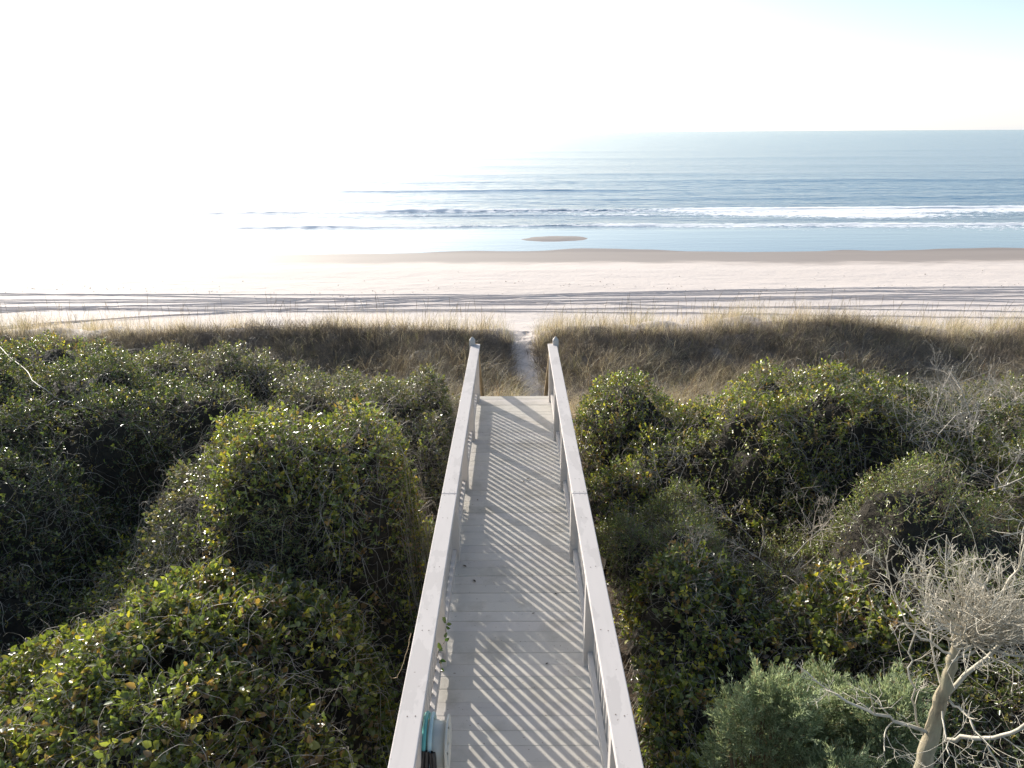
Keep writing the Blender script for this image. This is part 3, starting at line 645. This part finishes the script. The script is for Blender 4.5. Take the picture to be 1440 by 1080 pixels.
deadbush('dead_bush', [(P3(1085, 800, 4.5), (-.8, .2, .5), .7, .009), (P3(1110, 790, 4.5), (.5, .3, .5), .9, .010), (P3(1125, 800, 4.4), (1, .1, .25), .9, .010), (P3(1100, 810, 4.4), (.1, -.6, .6), .6, .008), (P3(1140, 770, 4.5), (.2, .6, .7), .7, .008), (P3(1060, 760, 4.5), (-.4, .6, .6), .7, .008)],
         'tan dead vines sprawling in the dark hollow right of the walkway', 'dead vines', M['twig'])
deadbush('dead_bush', [(P3(930, 680, 5.0), (-.4, 0, 1), .5, .007), (P3(950, 690, 5.0), (.3, .1, 1), .5, .007), (P3(980, 800, 4.7), (-.2, .2, 1), .55, .007), (P3(960, 830, 4.6), (.5, .1, .6), .6, .007)],
         'thin dry twigs poking out of the narrow shrub beside the right handrail', 'dead twigs', M['twig'])
limb = empty('dead_limb', at(0, 500, 5.5), 'pale crooked dead limb lying on the far left mound', 'dead branch')
lp = [polytube([at(-30, 465, 5.6), at(30, 515, 5.95), at(60, 545, 6.1), at(85, 562, 5.8)], .008, .006, 12, .02, 5), polytube([at(85, 562, 5.8), at(60, 572, 5.75), at(38, 580, 5.75)], .012, .004, 12, .01, 6),
      polytube([at(85, 562, 5.8), at(110, 568, 5.7), at(122, 582, 5.65)], .010, .004, 12, .01, 7)]
V, Fq = tubes(np.array([a[0] for a in lp]), np.array([a[1] for a in lp]), 6); link('branch', fastmesh('branch', V, Fq), M['greywood'], limb)

# ------------------------------------------------------------ junipers
def juniper(px, py, zt, rx, ry, label, n=420, seed=0):
    r2 = np.random.default_rng(seed); cx, cy, _ = at(px, py, zt); gz = float(ground(cx, cy))
    root = empty('juniper', (cx, cy, gz), label, 'juniper', 'blue-green junipers')
    q = []
    SP = []; A = []
    for k in range(n):   # plumes
        a = r2.uniform(0, 6.28); r = math.sqrt(r2.uniform(0, 1)); x = cx + rx * r * math.cos(a); y = cy + ry * r * math.sin(a)
        z = zt - (zt - gz) * .55 * r ** 5 * r2.uniform(.2, 1) - abs(r2.normal(0, .10)) + (vn(x * 5, y * 5, seed) - .5) * .5
        d = np.array([math.cos(a) * r * .8, math.sin(a) * r * .8, .85]) + r2.normal(0, .22, 3); d /= np.linalg.norm(d)
        L = r2.uniform(.12, .30); q.append((np.array([x, y, z]) - d * .1, d, L))
        nn = 75; t = r2.uniform(.0, 1, nn); side = unit(r2.normal(0, 1, (nn, 3))); sd = unit(d * .9 + side * (1.1 - .7 * t[:, None]))
        p = q[-1][0] + d * (t * L)[:, None] + side * (.05 * (1 - t) + .012)[:, None] * r2.uniform(0, 1, (nn, 1)); SP.append(p); A.append(sd)
    SP = np.vstack(SP); A = np.vstack(A); m = len(SP)
    V, Fq = leaves(SP, A, unit(r2.normal(0, 1, (m, 3))), r2.uniform(.022, .045, m), r2.uniform(.004, .008, m))
    c = np.array([(.34, .40, .26), (.48, .54, .36), (.22, .28, .16), (.38, .30, .18)])[r2.choice(4, m, p=[.4, .3, .24, .06])] * r2.uniform(.75, 1.25, (m, 1))
    link('foliage', fastmesh('foliage', V, Fq, np.repeat(c, 6, 0)), M['needle'], root)
    bp = np.array([np.array([[cx, cy, gz]]) * (1 - t) + (p[None] - np.array([[0, 0, .1]])) * t + np.array([[0, 0, .25]]) * t * (1 - t) for p, d, L in q[::5] for t in [np.linspace(0, 1, 8)[:, None]]])
    V, Fq = tubes(bp, np.linspace(.014, .003, 8)[None] * np.ones((len(bp), 1)), 4); link('branches', fastmesh('branches', V, Fq), M['twigbrown'], root)
juniper(1085, 985, 5.65, .42, .36, 'blue-green juniper bush with feathery upright tips beside the right handrail', 420, 11)
juniper(1160, 985, 5.45, .26, .32, 'middle blue-green juniper bush crossed by the dead tree\'s long thin limb', 230, 12)
juniper(1245, 1000, 5.6, .27, .30, 'darker green juniper bush at the left of the bleached trunk', 300, 13)
juniper(1180, 1100, 5.4, .36, .22, 'low juniper tips at the bottom edge left of the bleached trunk', 220, 14)

# ------------------------------------------------------------ boardwalk
bw = empty('boardwalk', (0, 0, DECK), 'pale grey painted wooden boardwalk with handrails leading over the dune', 'boardwalk')
YE = 11.42; Y0 = .4
def gz(x, y): return float(ground(x, y))
# deck boards
parts = []; cols = []; y = YE; r2 = np.random.default_rng(4)
while y > Y0:
    w = .139; x1 = .70
    dz = r2.uniform(-.0015, .0015)
    parts.append(boxv(-x1, x1, y - w, y, DECK - .036 + dz, DECK + dz)); cols += [np.full((8, 3), r2.uniform(.92, 1.03)) * np.array([1, r2.uniform(.985, 1), r2.uniform(.97, 1.0)])]
    y -= w + r2.choice([.0008, .0010, .0014, .003], p=[.35, .3, .2, .15])
V, Fq = merge(parts); deck = link('deck', fastmesh('deck', V, Fq, np.vstack(cols), False), M['deck'], bw); bevel(deck, .003, 2)
for s in (-1, 1):
    boxobj('joist', (min(s * .64, s * .60), max(s * .64, s * .60), Y0, YE - .05, DECK - .235, DECK - .038), M['paint'], bw)
boxobj('joist', (-.02, .02, Y0, YE - .05, DECK - .235, DECK - .038), M['paint'], bw)
boxobj('fascia', (-.69, .69, YE - .045, YE - .012, DECK - .23, DECK - .039), M['paint'], bw)
PYS = [11.16 - 1.545 * k for k in range(7)]
CAPZ = DECK + .90
for s in (-1, 1):
    def sx(a, b): return (min(s * a, s * b), max(s * a, s * b))
    # handrail cap in lengths with butt joints
    for (a, b) in ((6.22, YE - .03), (.5, 6.214)):
        boxobj('handrail', (*sx(.539, .683), a, b, CAPZ - .038, CAPZ), M['cap'], bw, .006)
    boxobj('top_rail', (*sx(.585, .622), .5, YE - .14, CAPZ - .130, CAPZ - .040), M['paint'], bw)
    for py_ in PYS:
        g = gz(s * .6, py_) - .3
        boxobj('post', (*sx(.553, .640), py_ - .045, py_ + .044, g, CAPZ - .039), M['paint'], bw, .005)
    for k in range(len(PYS)):
        a = PYS[k + 1] + .046 if k + 1 < len(PYS) else .5
        boxobj('bottom_rail', (*sx(.583, .622), a, PYS[k] - .047, DECK + .055, DECK + .145), M['paint'], bw)
    # newel with pointed head
    x0, x1 = sx(.617, .707); yn0, yn1 = YE - .125, YE - .035; zt = CAPZ + .075
    v = np.array([[x0, yn0, gz(s * .66, YE) - .4], [x1, yn0, gz(s * .66, YE) - .4], [x1, yn1, gz(s * .66, YE) - .4], [x0, yn1, gz(s * .66, YE) - .4], [x0, yn0, zt], [x1, yn0, zt], [x1, yn1, zt], [x0, yn1, zt]])
    xm, ym = (x0 + x1) / 2, (yn0 + yn1) / 2
    v = np.vstack([v, [[xm - .006, ym - .006, zt + .055], [xm + .006, ym - .006, zt + .055], [xm + .006, ym + .006, zt + .055], [xm - .006, ym + .006, zt + .055]]])
    f = [[3, 2, 1, 0]] + [[a + o, (a + 1) % 4 + o, (a + 1) % 4 + o + 4, a + o + 4] for o in (0, 4) for a in range(4)] + [[8, 9, 10, 11]]
    bevel(link('newel_post', fastmesh('newel_post', v, np.array(f), smooth=False), M['paint'], bw), .0012)
    # stair stringers and hand rails down the far side
    ys0, ys1 = YE + .0, YE + 2.75; zs0, zs1 = DECK, gz(0, YE + 2.75) - .05
    def slope(x0, x1, z_off0, z_off1, th, name, m):
        v = []
        for x in (x0, x1):
            for (yy, zz) in ((ys0, zs0), (ys1, zs1)):
                for dz in (z_off0, z_off1): v.append([x, yy, zz + dz])
        return bevel(link(name, fastmesh(name, np.array(v), BOXF, smooth=False), m, bw), .004)
    slope(*sx(.60, .64), -.30, -.02, 0, 'stringer', M['paint'])
    slope(*sx(.575, .66), .86, .90, 0, 'stair_handrail', M['newwood'])
    slope(*sx(.64, .68), .74, .83, 0, 'stair_rail', M['paint'])
    boxobj('stair_post', (*sx(.60, .69), ys1 - .2, ys1 - .11, zs1 - .5, zs1 + .99), M['paint'], bw)
ns = 10
for k in range(1, ns):
    yy = YE + 2.75 * k / ns; zz = DECK + (gz(0, YE + 2.75) - .05 - DECK) * k / ns
    boxobj('stair_tread', (-.595, .595, yy - .26, yy + .02, zz - .038, zz), M['deck'], bw)
# balusters
bals = []
for s in (1, -1):
    for k in range(7):
        for j in range(1, 12):
            bals.append((s, PYS[k] - 1.545 * j / 12 + (.0)))
bals = [b for b in bals if b[1] > .6]
prio = sorted(bals, key=lambda b: (0 if (b[1] > 3.2 and (b[0] == 1)) else 1 if b[1] > 3.2 else 2, -b[1]))
v, f = boxv(-.019, .019, -.019, .019, -.40, .40); bme = fastmesh('baluster', v, f, smooth=False); bme.materials.append(M['paint'])
for (s, yy) in prio[:98]:
    o = bpy.data.objects.new('baluster', bme); COL.objects.link(o); o.parent = bw; o.location = (s * .6425, yy, .475); bevel(o, .003, 1)
V, Fq = merge([(v + np.array([s * .6425, yy, .475 + DECK]), f) for s, yy in prio[98:]])
tag(link('baluster', fastmesh('baluster_rest', V, Fq, smooth=False), M['paint'], bw), kind='stuff')
# nail heads on the caps
nm, nt, b = mat('nail'); b.inputs['Base Color'].default_value = (.16, .12, .10, 1); b.inputs['Roughness'].default_value = .7
parts = []
for s in (-1, 1):
    for yy in [6.19, 6.245] + [p for p in PYS] + [p - .77 for p in PYS]:
        for xx in ((.565, .61, .655) if 6.1 < yy < 6.3 else (.585, .63)):
            a = np.arange(6) / 6 * 2 * np.pi; X0 = s * xx + r2.uniform(-.006, .006); yj = yy + r2.uniform(-.008, .008)
            ring = np.stack([X0 + .0045 * np.cos(a), yj + .0055 * np.sin(a), np.full(6, CAPZ + .0015)], 1); parts.append((ring, np.arange(6)[None]))
V, Fq = merge(parts); link('nail_heads', fastmesh('nail_heads', V, Fq), nm, bw)['kind'] = 'stuff'

# ------------------------------------------------------------ hose reel
def plain(name, c, r=.4, spec=.5):
    m, nt, b = mat(name); n = noise(nt, 12, 4); nt.links.new(mixc(nt, n.outputs['Fac'], tuple(x * .85 for x in c), tuple(min(1, x * 1.1) for x in c)), b.inputs['Base Color']); b.inputs['Roughness'].default_value = r; return m
M['reel'] = plain('beige_plastic', (.66, .63, .55)); M['hose'] = plain('teal_hose', (.16, .50, .45), .35); M['black'] = plain('black_rubber', (.012, .013, .016), .3)
M['palehose'] = plain('pale_hose', (.50, .66, .66), .35)
rc = Vector(at(612, 1046, DECK + .56)); rc.x = -.555
reel = empty('hose_reel', (rc.x, rc.y, rc.z), 'beige plastic hose reel mounted inside the left handrail', 'hose reel')
def lathe_x(prof, seg=36):
    a = np.arange(seg) / seg * 2 * np.pi; V = []
    for (x, r) in prof: V.append(np.stack([np.full(seg, rc.x + x), rc.y + r * np.cos(a), rc.z + r * np.sin(a)], 1))
    n = len(prof); V = np.vstack(V); i = np.arange(n * seg).reshape(n, seg); F_ = np.stack([i[:-1], i[1:], np.roll(i[1:], -1, 1), np.roll(i[:-1], -1, 1)], -1).reshape(-1, 4); return V, F_
V, Fq = lathe_x([(.0, .001), (.0, .10), (.0, .13), (.012, .140), (.07, .138), (.128, .130), (.133, .12), (.133, .001)]); link('drum', fastmesh('drum', V, Fq, smooth=True), M['reel'], reel)
V, Fq = lathe_x([(.132, .09), (.132, .160), (.137, .168), (.146, .168), (.150, .160), (.148, .15), (.144, .13), (.144, .09), (.132, .09)]); link('flange', fastmesh('flange', V, Fq), M['reel'], reel)
sp = []
for k in range(5):
    a = k * 2 * math.pi / 5 + .3; p0 = np.array([rc.x + .141, rc.y, rc.z]); p1 = p0 + np.array([0, math.cos(a), math.sin(a)]) * .12
    sp.append((np.linspace(p0, p1, 4), np.full(4, .012)))
tubeobj('spokes', sp, M['reel'], reel, 8)
boxobj('mounting_plate', (rc.x - .03, rc.x - .008, rc.y - .10, rc.y + .10, rc.z - .14, rc.z + .16), M['reel'], reel)
boxobj('arm', (rc.x + .02, rc.x + .07, rc.y - .175, rc.y - .125, rc.z - .03, rc.z + .03), M['reel'], reel)
hose = empty('garden_hose', (rc.x + .03, rc.y, rc.z), 'teal garden hose coiled on the reel with a black wrapped end', 'hose')
for (xo, rr_, m, z_lo) in ((.012, .172, M['hose'], .42), (.046, .168, M['palehose'], .34)):
    a = np.linspace(-.5, math.pi + .25, 40); pts = np.stack([np.full(40, rc.x + xo), rc.y + rr_ * np.cos(a), rc.z + rr_ * np.sin(a)], 1)
    tail0 = pts[-1] + np.array([.004, -.0, -z_lo]); head0 = pts[0] + np.array([.0, -.02, -z_lo])
    pts = np.vstack([np.linspace(head0, pts[0], 8)[:-1], pts, np.linspace(pts[-1], tail0, 8)[1:]])
    V, Fq = tubes(pts[None], np.full((1, len(pts)), .0135), 12); link('coil', fastmesh('coil', V, Fq), m, hose)
bk = []
for k, (xo, yo) in enumerate(((.010, .0), (.030, -.012), (.052, .004), (.066, -.01))):
    p0 = np.array([rc.x + xo + .006, rc.y - .150 - .006 * k, rc.z + .10]); p1 = p0 + np.array([.010 * (k - 1.2), yo - .045, -.13]); p2 = p0 + np.array([.03 * (k - .6), yo - .03, -.36])
    bk.append(polytube([p0, p1, p2], .014, .010, 10, .001, k))
tubeobj('wrap', bk, M['black'], hose, 8)

# ------------------------------------------------------------ sprigs and debris
def sprig(name, pts, lf, label, cat, size=.045, grn=True):
    root = empty(name, tuple(pts[0]), label, cat); q, rr = polytube([tuple(p) for p in pts], .003, .0015, 18, .004, 9)
    V, Fq = tubes(q[None], rr[None], 5); link('stem', fastmesh('stem', V, Fq), M['twigbrown'] if grn else M['newwood'], root)
    n = lf
    if n:
        i = np.linspace(1, 17, n).astype(int); r3 = np.random.default_rng(n)
        V, Fq = leaves(q[i], unit(r3.normal(0, 1, (n, 3)) + np.array([0, 0, .2])), unit(r3.normal(0, .5, (n, 3)) + np.array([0, -.4, 1])), r3.uniform(.8, 1.3, n) * size, r3.uniform(.6, .85, n) * size)
        link('leaves', fastmesh('leaves', V, Fq, np.repeat(np.array([(.10, .16, .03), (.06, .11, .02), (.14, .18, .04)])[r3.integers(0, 3, n)], 6, 0)), M['leaf'], root)
def xs(px, py, X):   # point on the plane x = X seen at a pixel
    d = MW.to_3x3() @ Vector(((px - 720) / F, -(py - 540) / F, -1)); k = X / d.x; return (X, d.y * k, CAMZ + d.z * k)
sprig('vine', [xs(622, 945, -.58), xs(619, 932, -.55), xs(614, 918, -.57), xs(622, 908, -.55), xs(628, 900, -.54), xs(626, 885, -.55), xs(630, 876, -.53), xs(622, 868, -.55)], 13, 'green briar sprig climbing between the left balusters onto the deck', 'vine', .042)
sprig('dry_vine', [atd(578, 890, 5.0), atd(570, 925, 5.1), atd(563, 945, 5.15), atd(555, 955, 5.2), atd(548, 952, 5.2)], 0, 'tan broken stem hanging outside the left handrail', 'dead stem', .03, False)
dm = plain('dry_brown_leaf', (.07, .05, .035), .7)
for (px, py, L, lab) in [(656, 797, .05, 'curled dark leaf near the left posts, left of the deck middle'), (665, 815, .055, 'thin dark leaf scrap just below the curled leaf on the left of the deck'), (745, 673, .05, 'larger brown leaf in the middle of the deck among the shadows'), (737, 678, .045, 'rusty leaf beside the larger brown leaf in mid deck'), (671, 702, .04, 'dark leaf crumb against the left side of the far deck'), (783, 834, .03, 'tiny reddish crumb on the right of the deck near the handrail shadow'), (748, 863, .03, 'small dark crumb in the centre of the near deck'), (767, 934, .03, 'tiny brown crumb in the sunlit bars of the near deck')]:
    p = at(px, py, DECK + .006); v, f = leaves(np.array([[0, 0, 0.]]), np.array([[math.cos(px), math.sin(px), .15]]), np.array([[.2, .1, 1.]]), np.array([L]), np.array([L * .5]))
    o = link('fallen_leaf', fastmesh('fallen_leaf', v, f), dm); o.location = p; tag(o, lab, 'fallen leaf', 'dead leaf scraps on the deck')

# ------------------------------------------------------------ sky and sun
AZ, EL = R(-37), R(19)
GLOW1, GLOW2, GLOW3 = 3.7, 20.0, 3.0
w = bpy.data.worlds.new("World"); sc.world = w; w.use_nodes = True; nt = w.node_tree; bg = nt.nodes['Background']
sky = nt.nodes.new('ShaderNodeTexSky'); sky.sky_type = 'NISHITA'; sky.sun_disc = False; sky.sun_elevation = EL; sky.sun_rotation = AZ
sky.air_density = 1.0; sky.dust_density = .9; sky.ozone_density = 1.2; sky.altitude = 0
tc = nd(nt, 'ShaderNodeTexCoord'); dp = nd(nt, 'ShaderNodeVectorMath'); dp.operation = 'DOT_PRODUCT'; nt.links.new(tc.outputs['Generated'], dp.inputs[0])
dp.inputs[1].default_value = (math.sin(AZ) * math.cos(EL), math.cos(AZ) * math.cos(EL), math.sin(EL))
c0 = math_(nt, 'MAXIMUM', dp.outputs['Value'], 0.0)
glow = math_(nt, 'ADD', math_(nt, 'MULTIPLY', math_(nt, 'POWER', c0, 2.8), GLOW1), math_(nt, 'MULTIPLY', math_(nt, 'POWER', c0, 14.0), GLOW2))
sp = nd(nt, 'ShaderNodeSeparateXYZ'); nt.links.new(tc.outputs['Generated'], sp.inputs[0])
hz = math_(nt, 'MULTIPLY', math_(nt, 'POWER', math_(nt, 'SUBTRACT', 1.0, math_(nt, 'ABSOLUTE', sp.outputs['Z'])), 7.0), GLOW3)
vm = nd(nt, 'ShaderNodeVectorMath'); vm.operation = 'SCALE'; vm.inputs[0].default_value = (1.0, .985, .95); nt.links.new(glow, vm.inputs['Scale'])
vh = nd(nt, 'ShaderNodeVectorMath'); vh.operation = 'SCALE'; vh.inputs[0].default_value = (.78, .93, 1.26); nt.links.new(hz, vh.inputs['Scale'])
s1 = nd(nt, 'ShaderNodeVectorMath'); s1.operation = 'ADD'; nt.links.new(vm.outputs[0], s1.inputs[0]); nt.links.new(vh.outputs[0], s1.inputs[1])
s2 = nd(nt, 'ShaderNodeVectorMath'); s2.operation = 'ADD'; nt.links.new(s1.outputs[0], s2.inputs[0]); nt.links.new(sky.outputs[0], s2.inputs[1])
nt.links.new(s2.outputs[0], bg.inputs['Color']); bg.inputs['Strength'].default_value = .12
sd = bpy.data.lights.new('sun', 'SUN'); sd.energy = 5.0; sd.angle = R(.5); sd.color = (1, .93, .82)
so = bpy.data.objects.new('sun', sd); COL.objects.link(so)
sdir = Vector((math.sin(AZ) * math.cos(EL), math.cos(AZ) * math.cos(EL), math.sin(EL)))
so.rotation_euler = sdir.to_track_quat('Z', 'Y').to_euler(); so.location = (-10, 10, 20)
sc.view_settings.view_transform = 'Standard'; sc.view_settings.look = 'None'; sc.view_settings.gamma = 1; sc.view_settings.exposure = .46
sc.cycles.max_bounces = 6; sc.cycles.transparent_max_bounces = 8
